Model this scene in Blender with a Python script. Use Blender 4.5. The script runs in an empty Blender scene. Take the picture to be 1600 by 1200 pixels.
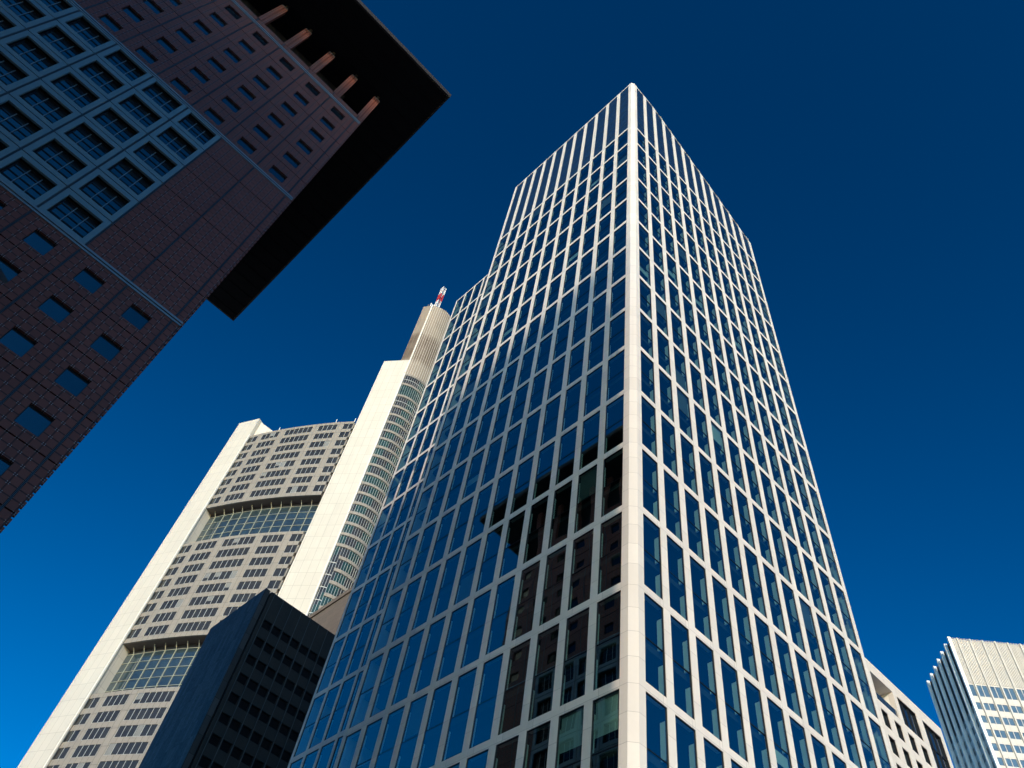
import bpy, bmesh, math, random
from mathutils import Matrix, Vector
R = math.radians
random.seed(7)
SC = bpy.context.scene
COL = SC.collection

# ------------------------------------------------------------------ camera
# world axes: X runs along the tower's sunny face, Y along its shaded face
PITCH, ROLL, FOC, YAW = 0.9536729520785459, 0.20886154935419318, 1281.2836, 0.6203131322232064
cp, sp = math.cos(PITCH), math.sin(PITCH)
fw = Vector((0, cp, sp)); rt = Vector((1, 0, 0)); up = Vector((0, -sp, cp))
rr = math.cos(ROLL)*rt + math.sin(ROLL)*up
uu = -math.sin(ROLL)*rt + math.cos(ROLL)*up
RZ = Matrix.Rotation(-YAW, 3, 'Z')
fw, rr, uu = RZ @ fw, RZ @ rr, RZ @ uu
cam = bpy.data.cameras.new('camera'); camo = bpy.data.objects.new('camera', cam); COL.objects.link(camo)
camo.matrix_world = Matrix(((rr.x, uu.x, -fw.x, 0), (rr.y, uu.y, -fw.y, 0), (rr.z, uu.z, -fw.z, 0), (0, 0, 0, 1)))
cam.sensor_fit = 'HORIZONTAL'; cam.sensor_width = 36; cam.lens = FOC/1600*36
cam.clip_start = 0.1; cam.clip_end = 6000
SC.camera = camo

# ------------------------------------------------------------------ sky and sun
SUN_H = Vector((-0.67, -0.742)).normalized()      # horizontal direction towards the sun
SUN_EL = 15.0
world = bpy.data.worlds.new('World'); SC.world = world; world.use_nodes = True
nt = world.node_tree; nt.nodes.clear()
sky = nt.nodes.new('ShaderNodeTexSky'); sky.sky_type = 'NISHITA'; sky.sun_disc = False
sky.sun_elevation = R(SUN_EL); sky.sun_rotation = math.atan2(SUN_H.x, SUN_H.y)
sky.altitude = 100; sky.air_density = 1.0; sky.dust_density = 0.9; sky.ozone_density = 3.0
gam = nt.nodes.new('ShaderNodeGamma'); gam.inputs['Gamma'].default_value = 1.7
bg = nt.nodes.new('ShaderNodeBackground'); bg.inputs['Strength'].default_value = 0.070
wo = nt.nodes.new('ShaderNodeOutputWorld')
nt.links.new(sky.outputs[0], gam.inputs[0])
sep = nt.nodes.new('ShaderNodeSeparateColor'); com = nt.nodes.new('ShaderNodeCombineColor')   # a polariser takes the grey out of the blue
m1 = nt.nodes.new('ShaderNodeMath'); m1.operation = 'MULTIPLY_ADD'; m1.inputs[1].default_value = -0.10
m2 = nt.nodes.new('ShaderNodeMath'); m2.operation = 'MAXIMUM'; m2.inputs[1].default_value = 0.0
nt.links.new(gam.outputs[0], sep.inputs[0]); nt.links.new(sep.outputs[2], m1.inputs[0]); m0 = nt.nodes.new('ShaderNodeMath'); m0.operation = 'MULTIPLY'; m0.inputs[1].default_value = 0.66
nt.links.new(sep.outputs[0], m0.inputs[0]); nt.links.new(m0.outputs[0], m1.inputs[2])
nt.links.new(m1.outputs[0], m2.inputs[0]); nt.links.new(m2.outputs[0], com.inputs[0])
m3 = nt.nodes.new('ShaderNodeMath'); m3.operation = 'MULTIPLY'; m3.inputs[1].default_value = 0.845
nt.links.new(sep.outputs[1], m3.inputs[0]); nt.links.new(m3.outputs[0], com.inputs[1]); nt.links.new(sep.outputs[2], com.inputs[2]); nt.links.new(com.outputs[0], bg.inputs[0])
nt.links.new(bg.outputs[0], wo.inputs[0])
sun = bpy.data.lights.new('sun', 'SUN'); sun.energy = 3.05; sun.angle = R(0.53); sun.color = (1.0, 0.81, 0.63)
suno = bpy.data.objects.new('sun', sun); COL.objects.link(suno)
sdir = Vector((SUN_H.x*math.cos(R(SUN_EL)), SUN_H.y*math.cos(R(SUN_EL)), math.sin(R(SUN_EL))))
suno.rotation_euler = (-sdir).to_track_quat('-Z', 'Y').to_euler(); suno.location = (-40, -60, 120)
SC.view_settings.view_transform = 'Standard'; SC.view_settings.look = 'None'
SC.view_settings.exposure = 0.0; SC.view_settings.gamma = 1.0
try:
    SC.cycles.max_bounces = 8; SC.cycles.transparent_max_bounces = 8
    SC.cycles.caustics_reflective = False; SC.cycles.caustics_refractive = False
except Exception: pass

# ------------------------------------------------------------------ materials
class NB:
    """tiny node-tree helper"""
    def __init__(s, name):
        s.m = bpy.data.materials.new(name); s.m.use_nodes = True; s.t = s.m.node_tree; s.t.nodes.clear()
        s.out = s.n('OutputMaterial')
    def n(s, typ, **kw):
        nd = s.t.nodes.new('ShaderNode'+typ)
        for k, v in kw.items():
            if hasattr(nd, k) and not k.startswith('i_'): setattr(nd, k, v)
        return nd
    def l(s, a, b): s.t.links.new(a, b)
    def val(s, inp, v):
        if hasattr(v, 'is_linked') or isinstance(v, bpy.types.NodeSocket): s.l(v, inp)
        else: inp.default_value = v
    def math(s, op, a, b=0.0):
        nd = s.n('Math', operation=op); s.val(nd.inputs[0], a); s.val(nd.inputs[1], b); return nd.outputs[0]
    def mix(s, fac, a, b):
        nd = s.n('Mix', data_type='RGBA'); s.val(nd.inputs[0], fac); s.val(nd.inputs[6], a); s.val(nd.inputs[7], b); return nd.outputs[2]
    def uv(s): return s.n('TexCoord').outputs['UV']
    def pos(s): return s.n('NewGeometry').outputs['Position']
    def noise(s, vec, scale, detail=3, rough=.55):
        nd = s.n('TexNoise'); s.l(vec, nd.inputs['Vector']); nd.inputs['Scale'].default_value = scale
        nd.inputs['Detail'].default_value = detail; nd.inputs['Roughness'].default_value = rough; return nd.outputs['Fac']
    def ramp(s, fac, p0, p1, c0=0., c1=1.):
        nd = s.n('MapRange'); s.val(nd.inputs[0], fac); nd.inputs[1].default_value = p0; nd.inputs[2].default_value = p1
        nd.inputs[3].default_value = c0; nd.inputs[4].default_value = c1; return nd.outputs[0]
    def bsdf(s, col, rough=.6, spec=.5, metal=0., bump=None, bstr=.2, bdist=.02):
        p = s.n('BsdfPrincipled'); s.val(p.inputs['Base Color'], col); s.val(p.inputs['Roughness'], rough)
        s.val(p.inputs['Metallic'], metal); p.inputs['Specular IOR Level'].default_value = spec
        if bump is not None:
            b = s.n('Bump'); b.inputs['Strength'].default_value = bstr; b.inputs['Distance'].default_value = bdist
            s.l(bump, b.inputs['Height']); s.l(b.outputs[0], p.inputs['Normal'])
        s.l(p.outputs[0], s.out.inputs[0]); return p
    def brick(s, w, h, mortar, smooth=0.1):
        b = s.n('TexBrick'); b.offset = 0; b.squash = 1
        s.l(s.uv(), b.inputs['Vector']); b.inputs['Scale'].default_value = 1
        b.inputs['Mortar Size'].default_value = mortar; b.inputs['Mortar Smooth'].default_value = smooth
        b.inputs['Brick Width'].default_value = w; b.inputs['Row Height'].default_value = h; b.inputs['Bias'].default_value = 0
        b.inputs['Color1'].default_value = (0, 0, 0, 1); b.inputs['Color2'].default_value = (1, 1, 1, 1); b.inputs['Mortar'].default_value = (.5, .5, .5, 1)
        return b.outputs['Fac'], b.outputs['Color']
def rgb(c): return (c[0], c[1], c[2], 1.0)
def scale(c, k): return rgb([min(1, x*k) for x in c])

def panel_mat(name, col, w, h, mortar, dark=.55, var=.06, rough=.6, spec=.4, stain=.1, metal=0.):
    b = NB(name); fac, tint = b.brick(w, h, mortar)
    n = b.noise(b.pos(), .35, 5); n2 = b.noise(b.pos(), 3.5, 4)
    c = b.mix(tint, scale(col, 1-var), scale(col, 1+var))
    c = b.mix(b.ramp(n, .45, .8, 0, stain), c, scale(col, .55))
    c = b.mix(b.ramp(n2, .3, .7, 0, .08), c, scale(col, .75))
    mp = b.n('Mapping'); mp.inputs['Scale'].default_value = (1.1, 1.1, .06); b.l(b.pos(), mp.inputs[0])      # rain streaks
    c = b.mix(b.ramp(b.noise(mp.outputs[0], 1.0, 5), .5, .75, 0, stain*1.4), c, scale(col, .6))
    c = b.mix(b.math('MULTIPLY', fac, 1-dark), c, scale(col, .12))
    b.bsdf(c, b.ramp(n2, .3, .7, rough-.08, rough+.08), spec, metal, bump=b.math('SUBTRACT', 1.0, fac), bstr=.3, bdist=.01)
    return b.m
def plain_mat(name, col, rough=.6, spec=.4, metal=0., var=.12):
    b = NB(name); n = b.noise(b.pos(), 1.3, 5)
    b.bsdf(b.mix(n, scale(col, 1-var), scale(col, 1+var)), rough, spec, metal); return b.m
def opaque_glass(name, col, refl=(.9, .95, 1), f0=.28, wav=.012, var=.35):
    """window glass whose room behind is dark: dark body under a mirror-like coat"""
    b = NB(name); n = b.noise(b.pos(), .45, 2)
    wn = b.noise(b.pos(), .25, 1)
    bp = b.n('Bump'); bp.inputs['Strength'].default_value = 1; bp.inputs['Distance'].default_value = wav; b.l(wn, bp.inputs['Height'])
    d = b.n('BsdfDiffuse'); b.l(b.mix(n, scale(col, 1-var), scale(col, 1+var)), d.inputs['Color'])
    g = b.n('BsdfGlossy'); g.inputs['Roughness'].default_value = .02; g.inputs['Color'].default_value = rgb(refl); b.l(bp.outputs[0], g.inputs['Normal'])
    fr = b.n('Fresnel'); fr.inputs['IOR'].default_value = 1.5
    f = b.math('MINIMUM', b.math('ADD', fr.outputs[0], f0), 1.0)
    mx = b.n('MixShader'); b.l(f, mx.inputs[0]); b.l(d.outputs[0], mx.inputs[1]); b.l(g.outputs[0], mx.inputs[2]); b.l(mx.outputs[0], b.out.inputs[0])
    return b.m
def clear_glass(name, tint, refl=(.85, .95, 1), f0=.3, wav=.012):
    b = NB(name); wn = b.noise(b.pos(), .22, 1)
    bp = b.n('Bump'); bp.inputs['Strength'].default_value = 1; bp.inputs['Distance'].default_value = wav; b.l(wn, bp.inputs['Height'])
    t = b.n('BsdfTransparent'); t.inputs['Color'].default_value = rgb(tint)
    g = b.n('BsdfGlossy'); g.inputs['Roughness'].default_value = .0; g.inputs['Color'].default_value = rgb(refl); b.l(bp.outputs[0], g.inputs['Normal'])
    lw_ = b.n('LayerWeight'); lw_.inputs['Blend'].default_value = .5     # the same from inside and outside
    f = b.math('MINIMUM', b.math('ADD', b.math('MULTIPLY', b.math('POWER', lw_.outputs['Facing'], 5.0), .9), f0+.04), 1.0)
    mx = b.n('MixShader'); b.l(f, mx.inputs[0]); b.l(t.outputs[0], mx.inputs[1]); b.l(g.outputs[0], mx.inputs[2]); b.l(mx.outputs[0], b.out.inputs[0])
    return b.m
def tile_mat(name, col, w, h):
    """clay tiles with dark joints and small steel studs near the tile corners"""
    b = NB(name)
    va = b.n('VectorMath', operation='ADD'); b.l(b.uv(), va.inputs[0]); va.inputs[1].default_value = (.62+w*600, -44.45+h*600, 0)   # joints meet the module grooves
    br = b.n('TexBrick'); br.offset = 0; br.squash = 1; b.l(va.outputs[0], br.inputs['Vector']); br.inputs['Scale'].default_value = 1
    br.inputs['Mortar Size'].default_value = .045; br.inputs['Mortar Smooth'].default_value = .1; br.inputs['Bias'].default_value = 0
    br.inputs['Brick Width'].default_value = w; br.inputs['Row Height'].default_value = h
    br.inputs['Color1'].default_value = (0, 0, 0, 1); br.inputs['Color2'].default_value = (1, 1, 1, 1); br.inputs['Mortar'].default_value = (.5, .5, .5, 1)
    fac, tint = br.outputs['Fac'], br.outputs['Color']
    sx = b.n('SeparateXYZ'); b.l(va.outputs[0], sx.inputs[0])
    fx = b.math('FRACT', b.math('DIVIDE', sx.outputs[0], w)); fy = b.math('FRACT', b.math('DIVIDE', sx.outputs[1], h))
    dx = b.math('SUBTRACT', b.math('ABSOLUTE', b.math('SUBTRACT', fx, .5)), .39)
    dy = b.math('SUBTRACT', b.math('ABSOLUTE', b.math('SUBTRACT', fy, .5)), .41)
    dd = b.math('ADD', b.math('MULTIPLY', dx, dx), b.math('MULTIPLY', dy, dy))
    stud = b.math('LESS_THAN', dd, .0022)
    n = b.noise(b.pos(), .5, 4)
    c = b.mix(tint, scale(col, .93), scale(col, 1.07))
    c = b.mix(b.ramp(n, .4, .8, 0, .3), c, scale(col, .6))
    c = b.mix(b.math('MULTIPLY', fac, .85), c, scale(col, .22))
    c = b.mix(stud, c, (.40, .33, .31, 1))
    b.bsdf(c, .55, .4, 0, bump=b.math('SUBTRACT', 1.0, fac), bstr=.5, bdist=.02)
    return b.m
def weather_mat(name, col, dirt, z0, z1):
    """tan metal sheets with a rusty, stained belt between two heights"""
    b = NB(name); fac, tint = b.brick(1.3, 4.6, .05)
    sz = b.n('SeparateXYZ'); b.l(b.pos(), sz.inputs[0])
    mp = b.n('Mapping'); mp.inputs['Scale'].default_value = (.35, .35, .12); b.l(b.pos(), mp.inputs[0])
    n = b.noise(mp.outputs[0], 1.0, 4)
    z = b.math('ADD', sz.outputs[2], b.math('MULTIPLY', b.math('SUBTRACT', n, .5), 5.0))
    band = b.math('MULTIPLY', b.ramp(z, z0-1.5, z0+1.5), b.ramp(z, z1+1.5, z1-1.5))
    c = b.mix(tint, scale(col, .92), scale(col, 1.08))
    st = b.ramp(b.noise(mp.outputs[0], 1.7, 5), .3, .65)
    c = b.mix(b.math('MULTIPLY', band, b.math('ADD', b.math('MULTIPLY', st, .5), .45)), c, rgb(dirt))
    c = b.mix(b.math('MULTIPLY', fac, .45), c, scale(col, 1.5))
    b.bsdf(c, .42, .5, .25); return b.m

M = {}
M['stone'] = panel_mat('pale_stone', (.79, .74, .68), 2.7, 1.85, .014, dark=.55, var=.05, stain=.10)
M['lowstone'] = panel_mat('cream_stone', (.76, .70, .63), 2.2, 1.3, .012, dark=.6, var=.03)
M['black'] = plain_mat('black_frame', (.012, .012, .014), .4, .4)
M['glass'] = clear_glass('coated_glass', (.50, .74, .70), refl=(.8, 1, 1), f0=.36)
M['fin'] = plain_mat('pale_curtain', (.88, .90, .86), .8, .2, var=.05)
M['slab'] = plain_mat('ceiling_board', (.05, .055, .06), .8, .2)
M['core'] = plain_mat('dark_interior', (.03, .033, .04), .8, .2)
M['crown'] = opaque_glass('crown_glass', (.025, .05, .07), f0=.26)
M['roof'] = plain_mat('roof_felt', (.12, .12, .12), .9, .2)
M['tile'] = tile_mat('clay_tile', (.225, .062, .040), 3.465/6, 3.65/6)
M['bluem'] = plain_mat('blue_grey_metal', (.19, .27, .30), .45, .5, .1)
M['bluetrim'] = plain_mat('blue_steel_trim', (.24, .29, .32), .4, .5, .2)
M['joint'] = plain_mat('dark_joint', (.012, .014, .02), .7, .2)
M['redglass'] = opaque_glass('office_glass', (.012, .022, .03), f0=.07)
M['canopy'] = plain_mat('black_canopy', (.006, .006, .007), .8, .15)
M['rim'] = plain_mat('dark_canopy_rim', (.03, .025, .022), .6, .3)
M['cbwhite'] = panel_mat('white_panel', (.64, .61, .54), 2.0, 3.77, .04, dark=.62, var=.03, rough=.5, stain=.12)
M['cbgrey'] = panel_mat('pale_grey_panel', (.30, .275, .24), 1.42, 3.77, .04, dark=.35, var=.04, rough=.55)
M['cbglass'] = opaque_glass('ribbon_glass', (.034, .036, .036), f0=.01, var=.5)
M['blind'] = plain_mat('window_blind', (.22, .23, .23), .8, .2)
M['cbmetal'] = plain_mat('pale_mullion', (.62, .63, .60), .45, .5, .2)
M['soffit'] = plain_mat('bronze_soffit', (.16, .13, .11), .6, .4)
M['gardenglass'] = opaque_glass('garden_glass', (.03, .05, .06), f0=.10, var=.6)
M['gardenmetal'] = plain_mat('olive_mullion', (.46, .46, .36), .5, .4, .2)
M['greenglass'] = opaque_glass('green_glass', (.02, .052, .045), refl=(.7, 1, .9), f0=.04, var=.6)
M['clad'] = weather_mat('tan_metal_sheet', (.33, .275, .21), (.13, .09, .055), 209.0, 224.0)
M['strip'] = plain_mat('white_strip', (.85, .82, .75), .5, .4)
M['red'] = plain_mat('signal_red', (.55, .04, .03), .5, .4)
M['white'] = plain_mat('mast_white', (.80, .80, .80), .5, .4)
M['steel'] = plain_mat('grey_steel', (.14, .15, .17), .4, .5, .4)
M['granite'] = panel_mat('polished_dark_granite', (.055, .056, .060), .75, 2.4, .035, dark=.3, var=.5, rough=.5, spec=.3, stain=.3)
M['darkstone'] = panel_mat('dark_stone', (.020, .020, .020), 1.37, 2.4, .02, dark=.4, var=.12, rough=.55)
M['darkglass'] = opaque_glass('dark_glass', (.006, .006, .008), f0=-.03)
M['brown'] = panel_mat('brown_stone', (.21, .16, .115), 1.4, 1.1, .02, dark=.5, var=.1)
M['eu'] = panel_mat('white_aluminium', (.60, .58, .54), 3.19, 3.65, .02, dark=.5, var=.03, rough=.45)
M['eushade'] = plain_mat('beige_fin', (.56, .52, .45), .5, .4)
M['euglass'] = opaque_glass('blue_glass', (.09, .14, .16), f0=.2, var=.5)
M['louvre'] = plain_mat('louvre_grey', (.10, .13, .15), .5, .4, .2)
M['concrete'] = panel_mat('grey_concrete', (.35, .33, .31), 3, 3.5, .05)

# ------------------------------------------------------------------ mesh building
class Face:
    """a vertical facade frame: x to the viewer's right, y into the building, z up"""
    def __init__(s, ox, oy, rot): s.ox, s.oy, s.rot, s.c, s.s = ox, oy, rot, math.cos(rot), math.sin(rot)
    def __call__(s, x, y, z): return (s.ox+x*s.c-y*s.s, s.oy+x*s.s+y*s.c, z)
ID = Face(0, 0, 0)
class MB:
    def __init__(s): s.v, s.f, s.m, s.uv, s.mats = [], [], [], [], []
    def mi(s, mat):
        if mat not in s.mats: s.mats.append(mat)
        return s.mats.index(mat)
    def poly(s, pts, mat, uvs):
        b = len(s.v); s.v += [tuple(p) for p in pts]; s.f.append(tuple(range(b, b+len(pts)))); s.m.append(s.mi(mat)); s.uv.append(uvs)
    def box(s, F, x0, x1, y0, y1, z0, z1, mat, zt=None):
        """zt: top height at the x1 end when the top slopes"""
        a, b = z1, z1 if zt is None else zt
        c = [F(x0, y0, z0), F(x1, y0, z0), F(x1, y1, z0), F(x0, y1, z0), F(x0, y0, a), F(x1, y0, b), F(x1, y1, b), F(x0, y1, a)]
        i = len(s.v); s.v += c; k = s.mi(mat)
        for q, uv in (((0, 1, 5, 4), [(x0, z0), (x1, z0), (x1, b), (x0, a)]), ((2, 3, 7, 6), [(x1, z0), (x0, z0), (x0, a), (x1, b)]),
                      ((3, 0, 4, 7), [(y1, z0), (y0, z0), (y0, a), (y1, a)]), ((1, 2, 6, 5), [(y0, z0), (y1, z0), (y1, b), (y0, b)]),
                      ((4, 5, 6, 7), [(x0, y0), (x1, y0), (x1, y1), (x0, y1)]), ((3, 2, 1, 0), [(x0, y1), (x1, y1), (x1, y0), (x0, y0)])):
            s.f.append(tuple(i+j for j in q)); s.m.append(k); s.uv.append(uv)
    def prism(s, P, z0, z1, mat, top=None, bottom=True):
        """plan polygon (counter-clockwise) extruded upward; z1 may be a list of heights"""
        n = len(P); zs = z1 if isinstance(z1, (list, tuple)) else [z1]*n; L = 0
        for i in range(n):
            a, b = P[i], P[(i+1) % n]; d = math.hypot(b[0]-a[0], b[1]-a[1])
            s.poly([(a[0], a[1], z0), (b[0], b[1], z0), (b[0], b[1], zs[(i+1) % n]), (a[0], a[1], zs[i])], mat, [(L, z0), (L+d, z0), (L+d, zs[(i+1) % n]), (L, zs[i])]); L += d
        s.poly([(p[0], p[1], z) for p, z in zip(P, zs)], top or mat, [(p[0], p[1]) for p in P])
        if bottom: s.poly([(p[0], p[1], z0) for p in reversed(P)], mat, [(p[0], p[1]) for p in reversed(P)])
    def arcbox(s, C, t0, t1, r0, r1, z0, z1, mat, n=4):
        """curved block round centre C, r1 outer face (towards the viewer)"""
        pts = lambda r: [(C[0]+r*math.cos(t0+(t1-t0)*i/n), C[1]+r*math.sin(t0+(t1-t0)*i/n)) for i in range(n+1)]
        o, q = pts(r1), pts(r0)
        P = o+q[::-1]
        area = sum(P[i][0]*P[(i+1) % len(P)][1]-P[(i+1) % len(P)][0]*P[i][1] for i in range(len(P)))
        for i in range(n):
            u0, u1 = r1*(t0+(t1-t0)*i/n), r1*(t0+(t1-t0)*(i+1)/n)
            quads = [([(o[i], z0), (o[i+1], z0), (o[i+1], z1), (o[i], z1)], [(u0, z0), (u1, z0), (u1, z1), (u0, z1)]),
                     ([(q[i+1], z0), (q[i], z0), (q[i], z1), (q[i+1], z1)], [(u1, z0), (u0, z0), (u0, z1), (u1, z1)]),
                     ([(o[i], z1), (o[i+1], z1), (q[i+1], z1), (q[i], z1)], [(u0, 0), (u1, 0), (u1, 1), (u0, 1)]),
                     ([(q[i], z0), (q[i+1], z0), (o[i+1], z0), (o[i], z0)], [(u0, 0), (u1, 0), (u1, 1), (u0, 1)])]
            if i == 0: quads.append(([(q[0], z0), (o[0], z0), (o[0], z1), (q[0], z1)], [(0, z0), (r1-r0, z0), (r1-r0, z1), (0, z1)]))
            if i == n-1: quads.append(([(o[n], z0), (q[n], z0), (q[n], z1), (o[n], z1)], [(0, z0), (r1-r0, z0), (r1-r0, z1), (0, z1)]))
            for pp, uv in quads:
                pp = [(p[0], p[1], z) for p, z in pp]
                if area < 0: pp = pp[::-1]; uv = uv[::-1]
                s.poly(pp, mat, uv)
    def bar(s, a, b, r, mat, n=6):
        a, b = Vector(a), Vector(b); d = (b-a).normalized(); p = d.orthogonal().normalized(); q = d.cross(p); L = (b-a).length
        A = [a+r*(math.cos(t)*p+math.sin(t)*q) for t in [2*math.pi*i/n for i in range(n)]]; B = [x+(b-a) for x in A]
        for i in range(n): j = (i+1) % n; s.poly([A[i], A[j], B[j], B[i]], mat, [(0, 0), (r, 0), (r, L), (0, L)])
        s.poly(A[::-1], mat, [(0, 0)]*n); s.poly(B, mat, [(0, 0)]*n)
    def add(s, o, F, x, z):
        """merge a piece that was built at a facade's own origin"""
        i = len(s.v); s.v += [F(p[0]+x, p[1], p[2]+z) for p in o.v]
        s.f += [tuple(k+i for k in f) for f in o.f]; s.m += [s.mi(o.mats[k]) for k in o.m]; s.uv += o.uv
    def mesh(s, name, org=(0, 0, 0)):
        me = bpy.data.meshes.new(name)
        me.from_pydata([(p[0]-org[0], p[1]-org[1], p[2]-org[2]) for p in s.v], [], s.f)
        for m in s.mats: me.materials.append(M[m])
        me.polygons.foreach_set('material_index', s.m)
        ul = me.uv_layers.new(name='UVMap'); flat = [c for uv in s.uv for p in uv for c in p]
        ul.data.foreach_set('uv', flat); me.update(); return me
    def build(s, name, parent=None, kind=None):
        org = parent.matrix_world.translation if parent else (0, 0, 0)
        if parent: org = tuple(parent.location)
        o = bpy.data.objects.new(name, s.mesh(name, org)); COL.objects.link(o)
        if parent: o.parent = parent
        if kind: o['kind'] = kind
        return o
def thing(name, label, cat, loc, group=None):
    o = bpy.data.objects.new(name, None); COL.objects.link(o); o.location = loc
    o['label'] = label; o['category'] = cat
    if group: o['group'] = group
    return o
def px(P):
    P = Vector(P); d = P.dot(fw)
    return (800+FOC*P.dot(rr)/d, 600-FOC*P.dot(uu)/d) if d > 1 else (-9999, -9999)
def seen_area(F, x, z, w, h):
    q = [px(F(x+a*w, 0, z+b*h)) for a, b in ((0, 0), (1, 0), (1, 1), (0, 1))]
    cx, cy = sum(p[0] for p in q)/4, sum(p[1] for p in q)/4
    if not (-30 < cx < 1630 and -30 < cy < 1230): return 0
    return abs(sum(q[i][0]*q[(i+1) % 4][1]-q[(i+1) % 4][0]*q[i][1] for i in range(4)))/2
def place_windows(root, specs, maker, cap=100):
    """specs: (face, x, z, w, h, key). The largest in view become parts of their own with sub-parts, the rest one part."""
    cache = {}; rest = MB(); n = 0
    specs = sorted(specs, key=lambda s: -seen_area(*s[:5]))
    for F, x, z, w, h, key in specs:
        k = (round(w, 3), round(h, 3), key)
        if k not in cache:
            pcs = maker(w, h, key); cache[k] = (pcs, [p.mesh(nm) for nm, p in pcs])
        pcs, meshes = cache[k]
        if n < cap and seen_area(F, x, z, w, h) > 0:
            n += 1; top = None
            for (nm, p), me in zip(pcs, meshes):
                o = bpy.data.objects.new(nm, me); COL.objects.link(o)
                if top is None:
                    top = o; o.parent = root; wx, wy, wz = F(x, 0, z)
                    o.location = Vector((wx, wy, wz))-root.location; o.rotation_euler = (0, 0, F.rot)
                else: o.parent = top
        else:
            for nm, p in pcs: rest.add(p, F, x, z)
    if rest.f: rest.build(specs[0][5][0] if isinstance(specs[0][5], tuple) and isinstance(specs[0][5][0], str) and specs[0][5][0].startswith('window') else 'window', root, 'stuff')
def wall(mb, F, x0, x1, z0, z1, ops, y0, y1, mat):
    """flat wall with rectangular openings (ox0, ox1, oz0, oz1), made of upright strips"""
    xs = sorted({x0, x1} | {v for o in ops for v in o[:2] if x0 < v < x1})
    for a, b in zip(xs, xs[1:]):
        m = (a+b)/2; z = z0
        for o in sorted([o for o in ops if o[0] < m < o[1]], key=lambda o: o[2]):
            if o[2] > z+1e-4: mb.box(F, a, b, y0, y1, z, o[2], mat)
            z = max(z, o[3])
        if z1 > z+1e-4: mb.box(F, a, b, y0, y1, z, z1, mat)

G0 = -1.7
# ------------------------------------------------------------------ ground
g = MB(); g.box(ID, -3000, 3000, -3000, 3000, G0-1, G0, 'concrete')
b = NB('pale_paving'); nn = b.noise(b.pos(), .6, 6); n3 = b.noise(b.pos(), 30, 3)
b.bsdf(b.mix(nn, (.38, .36, .33, 1), (.46, .44, .40, 1)), .85, .3, bump=n3, bstr=.3, bdist=.01); M['asphalt'] = b.m
g.mats = ['asphalt']; go = g.build('ground'); go['kind'] = 'structure'

# ------------------------------------------------------------------ white gridded tower
TU, TV, H2 = 31.412, 26.164, 7.4
Z1 = 133.40; ZR = 159.2
tower = thing('office_tower', 'tall white tower gridded with dark windows in the middle of the photo', 'skyscraper', (TU, TV, G0))
FR = Face(TU, TV, 0); FL = Face(TU, TV, -math.pi/2)
RW, RM, RA, RN = 2.68, 0.72, 1.06, 12
LW, LM, LA, LN = 2.725, 0.66, 1.09, 11
REND = RA+RN*RW-RM+.62; LEND = LA+LN*LW-LM+.50
BT = .65
beams = [Z1-H2*k for k in range(18)]                    # beam centres, top to bottom
def rtop(u): return 158.3-.11*u if u < 5.5 else 157.7-(u-5.5)*(15.9/27.9)
st = MB()
# sunny face: mullions, beams, sloping parapet
for j in range(1, RN+1):
    x0 = RA+j*RW-RM; x1 = x0+RM if j < RN else REND
    st.box(FR, x0, x1, 0, .15, G0, rtop(x0)-.002, 'stone', rtop(x1)-.002)
for j in range(RN):
    x0 = RA+j*RW; x1 = x0+RW-RM
    for zb in beams: st.box(FR, x0, x1, .012, .45, zb-BT/2, zb+BT/2, 'stone')
    st.box(FR, x0, x1, .012, .45, rtop(x0)-.55, rtop(x0), 'stone', rtop(x1))
    st.box(FR, x0, x1, .012, .45, G0, 4.0, 'stone')
for j in range(1, LN+1):
    x1 = -(LA+j*LW-LM); x0 = x1-LM if j < LN else -LEND
    st.box(FL, x0, x1, 0, .15, G0, ZR, 'stone')
for j in range(LN):
    x1 = -(LA+j*LW); x0 = x1-(LW-LM)
    for zb in beams: st.box(FL, x0, x1, .012, .45, zb-BT/2, zb+BT/2, 'stone')
    st.box(FL, x0, x1, .012, .45, ZR-.55, ZR-.05, 'stone')
    st.box(FL, x0, x1, .012, .45, G0, 4.0, 'stone')
st.build('stone_grid', tower)
cc = MB()                                               # corner pier with a chamfer
c0 = .46
cc.prism([(TU, TV+LA), (TU, TV+c0), (TU+c0, TV), (TU+RA, TV), (TU+RA, TV+.5), (TU+.5, TV+.5), (TU+.5, TV+LA)][::1], G0, [ZR, ZR, 158.6, 158.25, 158.1, 158.6, ZR], 'stone')
cc.build('corner_pier', tower)
# side and rear walls, roof
bk = MB()
bk.box(ID, TU+REND-.45, TU+REND-.003, TV+.45, TV+LEND, G0, 141.0, 'stone')
bk.box(ID, TU+.45, TU+REND-.45, TV+LEND-.45, TV+LEND-.003, G0, 141.0, 'stone')
bk.build('rear_wall', tower)
rf = MB()
A_, B_ = (TU+.4, TV+.4), (TU+.4, TV+LEND-.1)
rf.poly([(TU+.4, TV+.4, 157.3), (TU+6, TV+.4, 156.6), (TU+6, TV+LEND-.1, 156.6), (TU+.4, TV+LEND-.1, 157.3)], 'roof', [(0, 0)]*4)
rf.poly([(TU+6, TV+.4, 156.6), (TU+REND-.1, TV+.4, 140.9), (TU+REND-.1, TV+LEND-.1, 140.9), (TU+6, TV+LEND-.1, 156.6)], 'roof', [(0, 0)]*4)
rf.build('roof', tower)
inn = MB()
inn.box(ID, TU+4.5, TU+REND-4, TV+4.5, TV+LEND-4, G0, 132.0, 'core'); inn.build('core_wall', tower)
sl = []
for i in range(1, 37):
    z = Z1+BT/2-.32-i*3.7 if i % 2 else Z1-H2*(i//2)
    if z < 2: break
    s_ = MB(); s_.box(ID, TU+.62, TU+REND-.5, TV+.62, TV+LEND-.5, z-.24, z+.24, 'slab'); s_.build('floor_slab', tower)
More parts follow.
